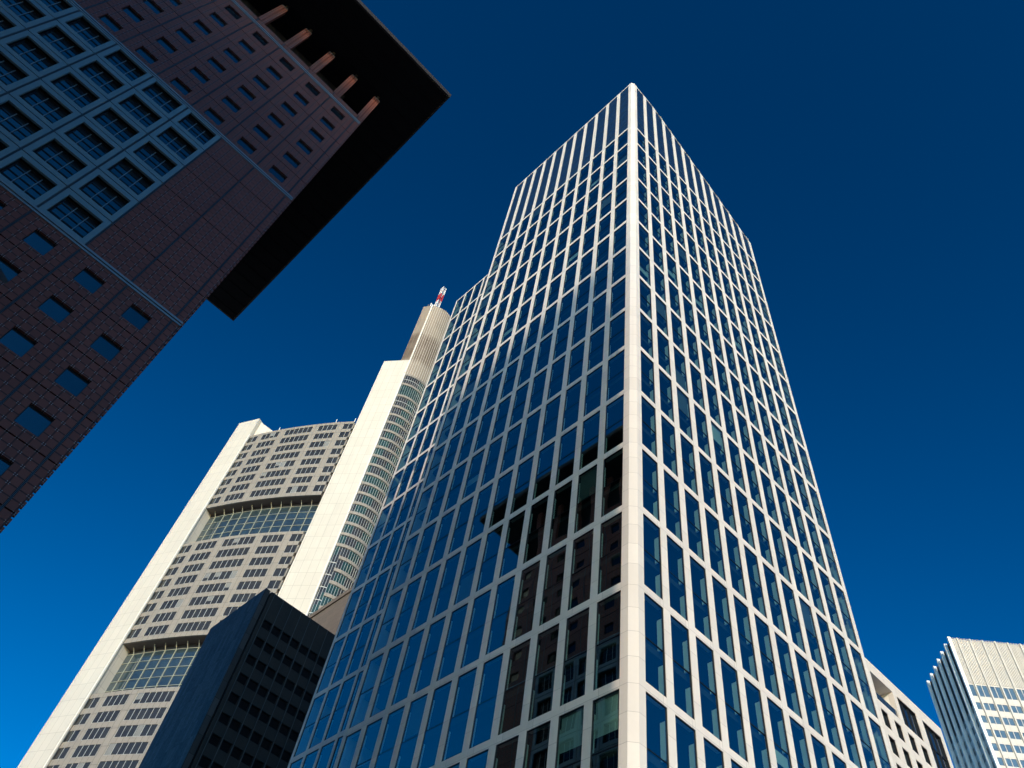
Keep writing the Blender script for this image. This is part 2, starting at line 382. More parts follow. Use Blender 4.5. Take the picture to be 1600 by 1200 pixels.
s_ = MB(); s_.box(ID, TU+.62, TU+REND-.5, TV+.62, TV+LEND-.5, Z1-.3, Z1+.3, 'slab'); s_.build('floor_slab', tower)
def tower_window(w, h, key):
    """frame with a transom at the hidden floor, two panes a hair out of true, curtains gathered at both sides"""
    side, blind, var = key[1], key[2], key[3]
    rv = random.Random(var*31+5)
    fr_, pa, cu = MB(), MB(), MB(); t = .05; y0, y1 = .035, .16; mid = h*.5-.1
    fr_.box(ID, 0, t, y0, y1, 0, h, 'black'); fr_.box(ID, w-t, w, y0, y1, 0, h, 'black')
    fr_.box(ID, t, w-t, y0, y1, 0, t, 'black'); fr_.box(ID, t, w-t, y0, y1, h-t, h, 'black')
    fr_.box(ID, t, w-t, .05, y1, mid-.018, mid+.018, 'black')
    for a, b in ((t, mid-.018), (mid+.018, h-t)):
        d = [.075+rv.uniform(-.011, .011) for _ in range(3)]
        pa.poly([(t, d[0], a), (w-t, d[1], a), (w-t, d[1]+d[2]-d[0], b), (t, d[2], b)], 'glass', [(0, 0), (w, 0), (w, h), (0, h)])
    for a, b in ((.12, mid-.9), (mid+.30, h-.8)):
        dp = .58 if side == 'r' else .32
        cu.box(ID, -.12, .012, .17, dp, a, b, 'fin'); cu.box(ID, w-.012, w+.12, .17, dp, a, b, 'fin')
    if blind == 1: cu.box(ID, .08, w-.08, .24, .26, mid+1.1, h-.1, 'fin')
    if blind == 2: cu.box(ID, .08, w-.08, .24, .26, .12, mid-.3, 'blind')
    if blind == 3: cu.box(ID, .08, w-.08, .24, .26, mid+.4, h-.1, 'blind')
    if blind == 4: cu.box(ID, .08, w-.08, .24, .26, mid-1.2, mid-.25, 'fin')
    return [('window', fr_), ('pane', pa), ('curtain', cu)]
specs = []
rnd = random.Random(3)
def blind(): 
    r = rnd.random(); return 1 if r < .015 else 2 if r < .03 else 3 if r < .04 else 4 if r < .06 else 0
for k in range(17):
    z0, z1 = beams[k+1]+BT/2, beams[k]-BT/2
    for j in range(RN): specs.append((FR, RA+j*RW, z0, RW-RM, z1-z0, ('window', 'r', blind(), rnd.randrange(8))))
    for j in range(LN):
        bl = blind()
        if k == 14 and j < 2: bl = 1
        specs.append((FL, -(LA+j*LW+LW-LM), z0, LW-LM, z1-z0, ('window', 'l', bl, rnd.randrange(8))))
cw = MB()                                               # tall crown windows: glass with transoms
for j in range(RN):
    x0, x1 = RA+j*RW, RA+j*RW+RW-RM
    cw.box(FR, x0, x1, .07, .3, Z1+BT/2, rtop(x0)-.55, 'crown', rtop(x1)-.55)
    for i in range(1, 7):
        z = Z1+BT/2+3.7*i
        if z < rtop(x1)-.7: cw.box(FR, x0, x1, .05, .10, z-.03, z+.03, 'black')
for j in range(LN):
    x1 = -(LA+j*LW); x0 = x1-(LW-LM)
    cw.box(FL, x0, x1, .07, .3, Z1+BT/2, ZR-.55, 'crown')
    for i in range(1, 7): cw.box(FL, x0, x1, .05, .10, Z1+3.7*i-.03, Z1+3.7*i+.03, 'black')
cw.build('crown_glazing', tower)
# rear wing, set back behind the shaded face
WU = 36.567; FW = Face(WU, TV, -math.pi/2); WTOP = 140.5
wst = MB(); WP, WWD = 2.63, 2.20; W0 = 41.55
wb = [132.37-H2*k for k in range(-0, 18)]
edges = [(W0+WP*k, W0+WP*k+WWD) for k in range(-4, 3)]
for k, (a, b2) in enumerate(edges):
    wst.box(FW, -a, -(a-(WP-WWD)), 0, .15, G0, WTOP, 'stone')
    for zb in wb: wst.box(FW, -b2, -a, .012, .45, zb-.30, zb+.30, 'stone')
    wst.box(FW, -b2, -a, .012, .45, WTOP-.5, WTOP-.05, 'stone')
wst.box(FW, -49.42, -edges[-1][1], 0, .45, G0, WTOP, 'stone')
wst.box(ID, WU+.45, WU+22, TV+49.42-.45, TV+49.417, G0, WTOP-.1, 'stone')
wst.build('wing_grid', tower)
wr = MB(); wr.box(ID, WU+.4, WU+22, TV+31, TV+49.3, WTOP-1.6, WTOP-1.0, 'roof'); wr.build('wing_roof', tower)
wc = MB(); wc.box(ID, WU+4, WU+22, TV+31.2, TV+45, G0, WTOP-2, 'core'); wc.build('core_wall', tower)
zz = 132.37+3.7
while zz > 2:
    s_ = MB(); s_.box(ID, WU+.62, WU+21, TV+31.2, TV+48.9, zz-.24, zz+.24, 'slab'); s_.build('floor_slab', tower); zz -= 3.7
for k in range(-1, 17):
    z1 = (wb[k] if k >= 0 else WTOP-.2)-.30; z0 = wb[k+1]+.30
    for a, b2 in edges: specs.append((FW, -b2, z0, WWD, z1-z0, ('window', 'l', blind(), rnd.randrange(8))))
place_windows(tower, specs, tower_window, 100)

# ------------------------------------------------------------------ red-brown tower under a black canopy
RV, RU = 39.40, .52
red = thing('tiled_tower', 'dark red-brown tiled tower under a wide black overhanging roof', 'skyscraper', (RU, RV, G0))
MOD = 3.465; STOR = 3.65
def red_side(F, main):
    """main: front (module 0 lies at the right edge); grooves between the modules are real gaps"""
    tl, jt, bl = MB(), MB(), MB(); sp_ = []
    sgn = -1 if main else 1
    e0 = -.62                                           # first groove, metres in from the edge
    def X(a, b2): return (-b2, -a) if main else (a, b2)  # distances from the shared corner -> facade x
    GP = .075
    cols = [(0.0, .62)]+[(.62+MOD*k, .62+MOD*(k+1)) for k in range(10)]+[(.62+MOD*10, 36.6)]
    rows = []
    z = 44.45
    while z > G0+1: rows.append((z-STOR, z, 'low')); z -= STOR
    for i in range(6): rows.append((44.45+STOR*i, 44.45+STOR*(i+1), 'mid'))
    for i in range(6): rows.append((66.36+STOR*i, 66.36+STOR*(i+1), 'high'))
    rows.append((88.28, 89.65, 'band'))
    for ci, (a, b2) in enumerate(cols):
        k = ci-1
        for z0, z1, zone in rows:
            x0, x1 = X(a, b2); x0 += GP; x1 -= GP
            if main and ci == 0: x1 += GP
            if (not main) and ci == 0: x0 = .212
            za, zb = z0+.05, z1-.05
            edge = ci == 0 or ci == 11
            if edge or zone == 'band' or (zone == 'mid' and (k < 2 or k > 7)):
                tl.box(F, x0, x1, 0, .2, za, zb, 'tile')
            elif zone == 'mid':
                m0, m1, n0, n1 = x0+.36, x1-.36, za+.47, zb-.47
                wall(bl, F, x0, x1, za, zb, [(m0, m1, n0, n1)], -.03, .5, 'bluem')
                sp_.append((F, m0, n0, m1-m0, n1-n0, ('window', 'big')))
            else:
                w, h = (1.46, 1.58) if zone == 'low' else (1.6, 1.46)
                cx = (x0+x1)/2; ztop = zb-1.26
                o = (cx-w/2, cx+w/2, ztop-h, ztop)
                wall(tl, F, x0, x1, za, zb, [o], 0, .2, 'tile')
                sp_.append((F, o[0], o[2], w, h, ('window', 'small')))
    x0, x1 = X(.25, 36.4)
    jt.box(F, x0, x1, .62, 1.0, G0, 89.5, 'joint')       # dark ground behind the open joints
    wall(jt, F, x0, x1, G0, 89.5, [(s[1], s[1]+s[3], s[2], s[2]+s[4]) for s in sp_], .16, .6, 'joint')
    x0, x1 = X(0.003 if main else .15, 36.6)
    tr = MB()
    for zc in (44.45, 66.36, 88.28):
        tr.box(F, x0, x1, -.12, .1, zc-.09, zc+.09, 'bluetrim'); tr.box(F, x0, x1, -.07, .1, zc-.32, zc-.16, 'bluetrim')
    for ci, (a, b2) in enumerate(cols[1:]):
        xg = X(a-.012, a+.012)
        if ci > 0 or True: tr.box(F, xg[0]-.03, xg[0]-.008, -.02, .1, G0, 89.6, 'steel'); tr.box(F, xg[1]+.008, xg[1]+.03, -.02, .1, G0, 89.6, 'steel')
    return tl, jt, bl, tr, [(a[:5]+((a[5][0], a[5][1], main),)) for a in sp_]
def red_window(w, h, key):
    fr_, pa = MB(), MB()
    if key[1] == 'big':
        y = .40
        fr_.box(ID, 0, .07, y-.06, y+.04, 0, h, 'black'); fr_.box(ID, w-.07, w, y-.06, y+.04, 0, h, 'black')
        fr_.box(ID, .09, w-.09, y-.1, y+.04, 0, .09, 'black'); fr_.box(ID, .09, w-.09, y-.1, y+.04, h-.12, h, 'black')
        for i in (1, 2): fr_.box(ID, w*i/3-.025, w*i/3+.025, y-.07, y-.005, .09, h-.12, 'bluetrim')
        for i, q in enumerate((.24, .49, .74)): fr_.box(ID, .09, w-.09, y-.05, y-.002, h*q-.035, h*q+.035, 'black')
        pa.poly([(.05, y, .05), (w-.05, y, .05), (w-.05, y, h-.05), (.05, y, h-.05)], 'redglass' if key[2] else 'darkglass', [(0, 0), (w, 0), (w, h), (0, h)])  # side wall panes get darker glass, putting that side's shade into the colour
    else:
        y = .21
        for a in ((0, .04, 0, h), (w-.04, w, 0, h), (.04, w-.04, 0, .04), (.04, w-.04, h-.05, h)): fr_.box(ID, a[0], a[1], y-.03, y+.04, a[2], a[3], 'black')
        pa.poly([(.03, y, .03), (w-.03, y, .03), (w-.03, y, h-.03), (.03, y, h-.03)], 'redglass' if key[2] else 'darkglass', [(0, 0), (w, 0), (w, h), (0, h)])  # same darker glass on the shaded side wall
    return [('window', fr_), ('pane', pa)]
F1 = Face(RU, RV, 0); F2 = Face(RU, RV, math.pi/2)
tl, jt, bl, tr, s1 = red_side(F1, True)
for i in range(150):                                    # tile ends that stand proud at the free edge
    z = 89.0-i*.588
    if z < G0+1: break
    tl.box(F1, .004, .12, .02, .18, z, z+.40, 'tile')
tl.build('tile_wall', red); bl.build('window_surround', red); tr.build('steel_trim', red); jt.build('joint_backing', red)
tl, jt, bl, tr, s2 = red_side(F2, False)
tl.build('tile_wall', red); bl.build('window_surround', red); tr.build('steel_trim', red); jt.build('joint_backing', red)
place_windows(red, s1+s2, red_window, 100)
bd = MB(); bd.box(ID, RU-35.6, RU-1.1, RV+1.1, RV+36.6, G0, 89.3, 'joint')
bd.box(ID, RU-33, RU-3.2, RV+3.2, RV+33.4, 89.3, 98.2, 'joint'); bd.build('building_core', red)
fl = MB(); fl.box(ID, RU-36.3, RU-.3, RV+.3, RV+36.3, 89.42, 89.6, 'joint'); fl.build('loggia_floor', red)
for k in range(11):                                     # loggia posts along the front, caps under the roof
    x = -.34-MOD*k
    p = MB()
    p.box(F1, x-.44, x-.03, .0, .62, 89.65, 96.9, 'tile'); p.box(F1, x+.03, x+.44, 0, .62, 89.65, 96.9, 'tile')
    p.box(F1, x-.03, x+.03, .1, .62, 89.65, 96.9, 'joint')
    po = p.build('loggia_post', red)
    q = MB(); q.box(F1, x-.16, x+.16, .15, .47, 96.9, 98.32, 'rim'); q.box(F1, x-.4, x+.4, .05, .12, 97.0, 97.25, 'steel')
    qo = q.build('post_cap', red); qo.parent = po
for k in range(1, 11):
    y = .34+MOD*k
    p = MB(); p.box(F2, y-.44, y+.44, 0, .62, 89.65, 98.32, 'tile'); p.build('loggia_post', red)
cn = MB()
cx0, cx1, cy0, cy1, cz = -41.8, 6.12, 33.2, 80.55, 98.3
cn.box(ID, cx0+.25, cx1-.25, cy0+.25, cy1-.25, cz, cz+.5, 'canopy'); cn.build('canopy', red)
rm = MB()
rm.box(ID, cx0, cx1, cy0, cy0+.248, cz+.02, cz+.95, 'rim'); rm.box(ID, cx0, cx1, cy1-.248, cy1, cz+.02, cz+.95, 'rim')
rm.box(ID, cx1-.248, cx1, cy0+.25, cy1-.25, cz+.02, cz+.95, 'rim'); rm.box(ID, cx0, cx0+.248, cy0+.25, cy1-.25, cz+.02, cz+.95, 'rim')
rm.build('canopy_rim', red)
rb = MB()
for i in range(1, 24): rb.box(ID, cx0+.3, cx1-.3, cy0+2*i, cy0+2*i+.12, cz-.06, cz-.004, 'canopy')
rb.build('soffit_rib', red, 'stuff')

# ------------------------------------------------------------------ pale high-rise with sky gardens
def circ(p, q, r):
    ax, ay, bx, by, cx, cy = *p, *q, *r; d = 2*(ax*(by-cy)+bx*(cy-ay)+cx*(ay-by))
    return (((ax*ax+ay*ay)*(by-cy)+(bx*bx+by*by)*(cy-ay)+(cx*cx+cy*cy)*(ay-by))/d, ((ax*ax+ay*ay)*(cx-bx)+(bx*bx+by*by)*(ax-cx)+(cx*cx+cy*cy)*(bx-ax))/d)
ZS = 178.2
pA, pC, pE = (.2059*ZS, .989*ZS), (.2535*ZS, .8952*ZS), (.3014*ZS, .8226*ZS)
CC = circ(pA, pC, pE); CRAD = math.hypot(pA[0]-CC[0], pA[1]-CC[1])
ang = lambda p: math.atan2(p[1]-CC[1], p[0]-CC[0]) % (2*math.pi)
tA, tE = ang(pA), ang(pE)
def az2t(azd):
    a = R(azd); d = (math.cos(a), math.sin(a)); bq = d[0]*CC[0]+d[1]*CC[1]
    r = bq-math.sqrt(max(0, bq*bq-(CC[0]**2+CC[1]**2)+CRAD**2)); return ang((r*d[0], r*d[1]))
bank = thing('garden_highrise', 'tallest pale highrise with sky gardens between white piers', 'skyscraper', (45, 160, G0))
groups = [(78.08, 77.48, 2), (77.16, 75.93, 4), (75.48, 73.34, 6), (72.85, 71.25, 4), (70.72, 69.75, 2)]
gts = [(az2t(a), az2t(b2), n) for a, b2, n in groups]
blocks = [(178.2, 147.5), (134.6, 104.4), (91.6, 61.3), (48.3, 18.0)]
RI = CRAD-.45
arcp = lambda r, t: (CC[0]+r*math.cos(t), CC[1]+r*math.sin(t))
fac = MB(); cbw = []; rn = random.Random(5)
for zt, zb in blocks:
    h = (zt-zb-1.0)/8
    # spandrels, piers
    fac.arcbox(CC, tA, tE, RI, CRAD, zb, zb+.95, 'cbgrey', 14)
    for i in range(8):
        w0 = zt-3.42-h*i; w1 = w0+2.45
        top = zt if i == 0 else zt-3.42-h*(i-1)
        fac.arcbox(CC, tA, tE, RI, CRAD, w1, top, 'cbgrey', 14)
        if i == 7: fac.arcbox(CC, tA, tE, RI, CRAD-.01, zb+.95, w0, 'cbgrey', 14)
        cuts = [tA]+[v for g2 in gts for v in g2[:2]]+[tE]
        for a, b2 in zip(cuts[0::2], cuts[1::2]):
            if abs(a-b2) > 1e-4: fac.arcbox(CC, a, b2, RI, CRAD-.015, w0, w1, 'cbgrey', 2)
        for gi, (a, b2, n) in enumerate(gts): cbw.append((w0, w1, a, b2, n, gi))
fac.build('facade_panel', bank)
def cb_area(c): 
    p = arcp(CRAD, (c[2]+c[3])/2); q = px((p[0], p[1], c[0])); 
    if not (-20 < q[0] < 1620 and -20 < q[1] < 1220): return 0
    return c[4]/math.hypot(p[0], p[1], c[0])
cbw.sort(key=lambda c: -cb_area(c)); rest = MB()
for idx, (w0, w1, a, b2, n, gi) in enumerate(cbw):
    fm, pm, bm = MB(), MB(), MB(); d = (b2-a)/n
    for i in range(n+1):
        c_ = a+d*i; fm.arcbox(CC, max(c_-.00025, min(a, b2)) if i else a, c_+.00025 if i < n else b2, CRAD-.22, CRAD-.02, w0, w1, 'cbmetal', 1)
    fm.arcbox(CC, a, b2, CRAD-.2, CRAD-.03, w0-.02, w0+.06, 'cbmetal', 2)
    for i in range(n):
        u0, u1 = a+d*i, a+d*(i+1)
        q = [arcp(CRAD-.09, u0), arcp(CRAD-.09, u1)]
        has_blind = rn.random() < (.02 if gi != 2 else .06)  # a few panes get a blind
        zz0, zz1 = w0, w1
        pp = [(q[0][0], q[0][1], zz0), (q[1][0], q[1][1], zz0), (q[1][0], q[1][1], zz1), (q[0][0], q[0][1], zz1)]
        pm.poly(pp, 'cbglass', [(0, 0), (1, 0), (1, 2), (0, 2)])
        if has_blind: bm.arcbox(CC, u0+d*.08, u1-d*.08, CRAD-.085, CRAD-.07, w0+(.0 if rn.random() < .6 else 1.0), w1, 'blind', 1)
    if idx < 100 and cb_area((w0, w1, a, b2, n, gi)) > 0:
        wo_ = fm.build('window', bank); po = pm.build('pane', bank); po.parent = wo_
        if bm.f: bo = bm.build('blind', bank); bo.parent = wo_
    else:
        for m_ in (fm, pm, bm): rest.add(m_, ID, 0, 0)
if rest.f: rest.build('window', bank, 'stuff')
# body behind the facade, and the recessed gardens
body = MB()
poly0 = [arcp(CRAD-.44, tA+(tE-tA)*i/12) for i in range(13)]
polyg = [arcp(CRAD-2.7, tA+(tE-tA)*i/12) for i in range(13)]
back = [(92, 166), (74, 196)]
def ccw(P): 
    s_ = sum(P[i][0]*P[(i+1) % len(P)][1]-P[(i+1) % len(P)][0]*P[i][1] for i in range(len(P))); return P if s_ > 0 else P[::-1]
for zt, zb in blocks: body.prism(ccw(poly0+back), zb, zt-.05, 'soffit', top='roof')
for (zt, zb), (zt2, zb2) in zip(blocks, blocks[1:]): body.prism(ccw(polyg+back), zt2-.05, zb, 'core')
body.prism(ccw(polyg+back), G0, 18.0, 'core')
body.build('building_core', bank)
for (zt, zb), (zt2, zb2) in zip(blocks, blocks[1:]):
    gg = MB(); n = 12; d = (tE-tA)/n; rg = CRAD-2.6
    for i in range(n+1):
        c_ = tA+d*i; gg.arcbox(CC, c_-.0004, c_+.0004, rg-.1, rg+.16, zt2, zb-1.2, 'gardenmetal', 1)
        gg.bar((*arcp(rg+.1, c_), zb-1.2), (*arcp(rg+1.1, c_), zb-.05), .09, 'gardenmetal')
    for i in range(6):
        z = zt2+.1+(zb-zt2-1.3)*i/5; gg.arcbox(CC, tA, tE, rg-.1, rg+.1, z-.045, z+.045, 'gardenmetal', 12)
    go_ = gg.build('garden_glazing', bank)
    gp = MB()
    for i in range(n):
        q = [arcp(rg-.02, tA+d*i), arcp(rg-.02, tA+d*(i+1))]
        gp.poly([(q[0][0], q[0][1], zt2), (q[1][0], q[1][1], zt2), (q[1][0], q[1][1], zb-1.2), (q[0][0], q[0][1], zb-1.2)], 'gardenglass', [(0, 0)]*4)
    gpo = gp.build('pane', bank); gpo.parent = go_
def pier(az_r, D, dirdeg, width, z1, depth, name, rounded=True):
    pr_ = (D*math.cos(R(az_r)), D*math.sin(R(az_r))); d = (math.cos(R(dirdeg)), math.sin(R(dirdeg))); n = (d[1], -d[0])   # n points back
    P = lambda a, y: (pr_[0]+d[0]*a+n[0]*y, pr_[1]+d[1]*a+n[1]*y)
    pts = [P(0, 0), P(width-1.0, 0), P(width-.6, .08), P(width-.3, .3), P(width-.08, .65), P(width, 1.1), P(width, depth), P(0, depth)] if rounded else [P(0, 0), P(width, 0), P(width, depth), P(0, depth)]
    m_ = MB(); m_.prism(ccw(pts), G0, z1, 'cbwhite'); m_.build(name, bank); return P
PL = pier(78.22, 179.0, 114.4, 8.0, 186.2, 9.0, 'white_pier')
PR = pier(66.92, 150.4, 127.0, 8.5, 208.3, 9.0, 'white_pier', False)
# rib and joint line at the inner edge of each pier
for P, az_, z1 in ((PL, 0, 178.3), (PR, 0, 208.0)):
    m_ = MB(); a, b2 = P(-.22, -.10), P(.10, -.10); c_, d_ = P(.10, .3), P(-.22, .3)
    m_.prism(ccw([a, b2, c_, d_]), G0, z1, 'strip'); m_.build('edge_strip', bank)
# plant block between left pier and slab roof
m_ = MB(); a = PL(-.3, 2.2); 
m_.prism(ccw([PL(-.2, 1.2), PL(-.2, 9), PL(-9, 12), PL(-9, 6.0)]), 178.0, [185.6, 185.6, 179.5, 179.5] if ccw([PL(-.2, 1.2), PL(-.2, 9), PL(-9, 12), PL(-9, 6.0)])[0] == PL(-.2, 1.2) else [179.5, 179.5, 185.6, 185.6], 'cbwhite'); m_.build('roof_block', bank)
for az_ in (76.4, 71.8, 70.1):
    t = az2t(az_); p = arcp(CRAD-1.2, t); m_ = MB(); m_.bar((p[0], p[1], 177.9), (p[0], p[1], 181.2), .12, 'white'); m_.build('roof_rod', bank)
# round core tower with banded glass, metal crown
k1, k2, k3 = (59.03, 138.57), (62.02, 136.79), (65.68, 136.73)
KC = circ(k1, k2, k3); KR = math.hypot(k1[0]-KC[0], k1[1]-KC[1])
ka = lambda p: math.atan2(p[1]-KC[1], p[0]-KC[0]) % (2*math.pi)
ta, tb = ka(k1), ka(k3); 
if tb < ta: tb += 2*math.pi
tb2 = tb+(tb-ta)*.55
kp = lambda r, t: (KC[0]+r*math.cos(t), KC[1]+r*math.sin(t))
arc = [kp(KR-.35, ta+(tb2-ta)*i/16) for i in range(17)]
cb_ = MB(); cb_.prism(ccw([PR(.05, 1.0)]+arc+[(86, 150), (70, 158)]), G0, 201.0, 'core'); cb_.build('core_shaft', bank)
arc2 = [kp(KR, ta+(tb2-ta)*i/16) for i in range(17)]
cr = MB(); cr.prism(ccw([PR(3.2, .25), PR(.06, .2)]+arc2+[(84, 148), (66, 153)]), 201.0, 243.0, 'clad', top='roof'); cr.build('metal_crown', bank)
sr = MB()
for i in range(1, 15):
    t = ta+(tb2-ta)*i/15; sr.bar((*kp(KR+.02, t), 201.0), (*kp(KR+.02, t), 243.0), .045, 'strip')
sr.build('standing_seam', bank, 'stuff')
p = PR(.0, -.05); sm = MB(); sm.bar((p[0], p[1], 201), (p[0], p[1], 243.2), .26, 'strip', 8); sm.build('edge_strip', bank)
zsp = [200.6, 195.7, 189.9, 184.45, 180.6, 176.95, 173.2, 169.55, 165.9, 162.2, 158.55, 154.9, 151.2, 147.6, 143.9, 140.4, 136.8, 133.2, 129.6, 126, 122.3, 118.7, 115.1, 111.5, 107.8, 104.2, 100.5, 96.9]
spd = MB()
for i, z in enumerate(zsp):
    t0 = ta+(tb2-ta)*.17 if z < 128 else ta
    spd.arcbox(KC, t0, tb2, KR-.3, KR+.05, z-.45, z+.45, 'cbgrey', 12)
spd.build('spandrel_band', bank)
for i, (z1, z0) in enumerate(zip(zsp, zsp[1:])):
    gb = MB(); gf = MB(); n = 17
    for j in range(n):
        t0, t1 = ta+(tb2-ta)*j/n, ta+(tb2-ta)*(j+1)/n; q = [kp(KR-.14, t0), kp(KR-.14, t1)]
        z_hi, z_lo = (z1-.5, z0+.5) if not (z1 < 128 and j < 3) else (z1+.5, z0+.5)
        gb.poly([(q[0][0], q[0][1], z_lo), (q[1][0], q[1][1], z_lo), (q[1][0], q[1][1], z_hi), (q[0][0], q[0][1], z_hi)], 'cbglass' if (i*7+(j+i)//4*3) % 7 < 4 and i not in (1, 11) else 'greenglass', [(0, 0), (1, 0), (1, 1), (0, 1)])
        gf.arcbox(KC, t0-.0035, t0+.0035, KR-.2, KR-.02, z_lo, z_hi, 'cbmetal', 1)
    if i in (0, 2) or z1 < 128: gf.arcbox(KC, ta, tb2 if z1 > 128 else ta+(tb2-ta)*.17, KR-.2, KR-.04, (z1+z0)/2-.07, (z1+z0)/2+.07, 'cbmetal', 12)
    fo = gf.build('window_band', bank); po = gb.build('pane', bank); po.parent = fo
# lattice mast on the crown
ac = (60.6, 138.4); mast = MB(); hw = .62; zb_, zt_ = 243.0, 257.6
for s1_ in (-1, 1):
    for s2_ in (-1, 1):
        for i, (a, b2, mt) in enumerate(((0, .33, 'white'), (.33, .66, 'red'), (.66, 1, 'white'))):
            mast.bar((ac[0]+s1_*hw, ac[1]+s2_*hw, zb_+(zt_-zb_)*a), (ac[0]+s1_*hw, ac[1]+s2_*hw, zb_+(zt_-zb_)*b2), .13, mt)
nb = 9
for i in range(nb):
    z0, z1 = zb_+(zt_-zb_)*i/nb, zb_+(zt_-zb_)*(i+1)/nb; mt = 'red' if 3 <= i < 6 else 'white'
    c4 = [(-hw, -hw), (hw, -hw), (hw, hw), (-hw, hw)]
    for j in range(4):
        a, b2 = c4[j], c4[(j+1) % 4]
        if i % 2: a, b2 = b2, a
        mast.bar((ac[0]+a[0], ac[1]+a[1], z0), (ac[0]+b2[0], ac[1]+b2[1], z1), .07, mt)
        mast.bar((ac[0]+a[0], ac[1]+a[1], z1), (ac[0]+b2[0], ac[1]+b2[1], z1), .06, mt)
mast.bar((ac[0]-1.6, ac[1]+1.6, 243), (ac[0]-1.6, ac[1]+1.6, 246.5), .2, 'white'); mast.bar((ac[0]-2.2, ac[1]+2.0, 243), (ac[0]-2.2, ac[1]+2.0, 245), .25, 'steel')
mo = mast.build('lattice_mast', bank)

# ------------------------------------------------------------------ black block in front of it
DV, DU, DZ, DK = 92.0, 32.2, 72.3, 1.15
dark = thing('dark_office_block', 'nearly black office block with rows of dark windows below the pale highrise', 'building', (DU, DV, G0))
FD = Face(DU, DV, 0)
lw = MB(); lw.box(ID, DU, DU+.75, DV+.12, DV+14.5, G0, DZ, 'granite'); lw.build('side_wall', dark)
rw = MB(); ops = []; DP = 1.37*DK; x = 1.42*DK
rows = [(59.1-2.42*i)*DK for i in range(25)]
for i in range(12):
    for zt in rows: 
        if zt > 3: ops.append((x+DP*i, x+DP*i+1.14*DK, zt-1.10*DK, zt))
wall(rw, FD, .95, 18, G0, DZ-.1, ops, 0, .4, 'darkstone')
rw.box(FD, .80, .95, .3, .6, G0, DZ-.4, 'joint')
rw.box(ID, DU+.76, DU+18, DV+.75, DV+14.4, G0, DZ-.3, 'darkstone')
rw.build('front_wall', dark)
fn = MB()
for i in range(13): fn.box(FD, x+DP*i-.15, x+DP*i-.10, -.05, .02, G0, DZ-.1, 'louvre')
fn.build('pilaster_rib', dark, 'stuff')
def dark_window(w, h, key):
    f_, p_ = MB(), MB()
    f_.box(ID, 0, .05, .1, .3, 0, h, 'black'); f_.box(ID, w-.05, w, .1, .3, 0, h, 'black'); f_.box(ID, .05, w-.05, .1, .3, 0, .05, 'black'); f_.box(ID, .05, w-.05, .1, .3, h-.05, h, 'black')
    p_.poly([(.03, .26, .03), (w-.03, .26, .03), (w-.03, .26, h-.03), (.03, .26, h-.03)], 'darkglass', [(0, 0), (1, 0), (1, 1), (0, 1)])
    return [('window', f_), ('pane', p_)]
place_windows(dark, [(FD, o[0], o[2], o[1]-o[0], o[3]-o[2], ('window', 0)) for o in ops], dark_window, 100)

# ------------------------------------------------------------------ brown building between
brown = thing('brown_building', 'brown stone building showing one corner between the black block and the white tower', 'building', (52.1, 107, G0))
m_ = MB(); m_.box(ID, 52.1, 74, 107, 142, G0, 93.9, 'brown'); m_.build('stone_wall', brown)
m_ = MB(); m_.box(ID, 51.85, 74.2, 106.8, 142.2, 93.9, 94.8, 'brown'); m_.build('roof_parapet', brown)
for i in range(6):
    m_ = MB(); m_.box(Face(52.1, 107, -math.pi/2), -(3+4.6*i+2.2), -(3+4.6*i), -.02, .3, 80.0, 82.6, 'darkglass'); m_.build('window', brown)

# ------------------------------------------------------------------ low cream building with deep window openings
LVy, LU = 26.46, TU+REND+.02
low = thing('apartment_building', 'low cream stone building with deep window openings right beside the white tower', 'building', (LU, LVy, G0))
FB = Face(0, LVy, 0); E_ = 79.0
ops = [(65.6, 69.45, 48.05, 51.0), (70.2, 73.6, 48.0, 50.95), (74.75, 78.3, 40.2, 50.95)]
small = []
for i in range(16):
    zt = 47.25-2.6*i
    if zt < 4: break
    for x0 in (65.75, 67.98, 70.25, 72.48): small.append((x0, x0+1.2, zt-1.72, zt))
    if i >= 3:
        for x0 in (74.75, 76.98): small.append((x0, x0+1.2, zt-1.72, zt))
ops2 = [o for o in ops]+small
lwm = MB(); wall(lwm, FB, LU, E_, G0, 52.3, ops2, 0, .5, 'lowstone')
lwm.box(ID, E_-.5, E_-.003, LVy+.5, LVy+16, G0, 52.3, 'lowstone')
lwm.build('stone_wall', low)
m_ = MB(); m_.box(ID, LU, E_-.5, LVy+.6, LVy+16, 51.3, 52.0, 'roof'); m_.build('roof', low)
m_ = MB(); m_.box(ID, LU, E_-.5, LVy+2.6, LVy+16, G0, 51.3, 'core'); m_.build('building_core', low)
lo = MB()                                               # loggia lining, bright cheek on the right
lo.box(FB, 69.452, 69.9, .5, 2.5, 48.05, 51.0, 'strip'); lo.box(FB, 65.1, 65.598, .5, 2.5, 48.05, 51.0, 'lowstone')
lo.box(FB, 65.1, 69.9, .5, 2.5, 51.002, 51.25, 'lowstone'); lo.box(FB, 65.1, 69.9, .5, 2.5, 47.7, 48.048, 'lowstone')
lo.build('loggia', low)
m_ = MB(); m_.box(FB, 65.65, 69.42, 1.9, 2.0, 48.06, 50.98, 'redglass'); m_.build('loggia_door', low)
m_ = MB(); m_.box(FB, 65.62, 69.43, .12, .16, 48.06, 49.0, 'gardenglass'); m_.build('glass_balustrade', low)
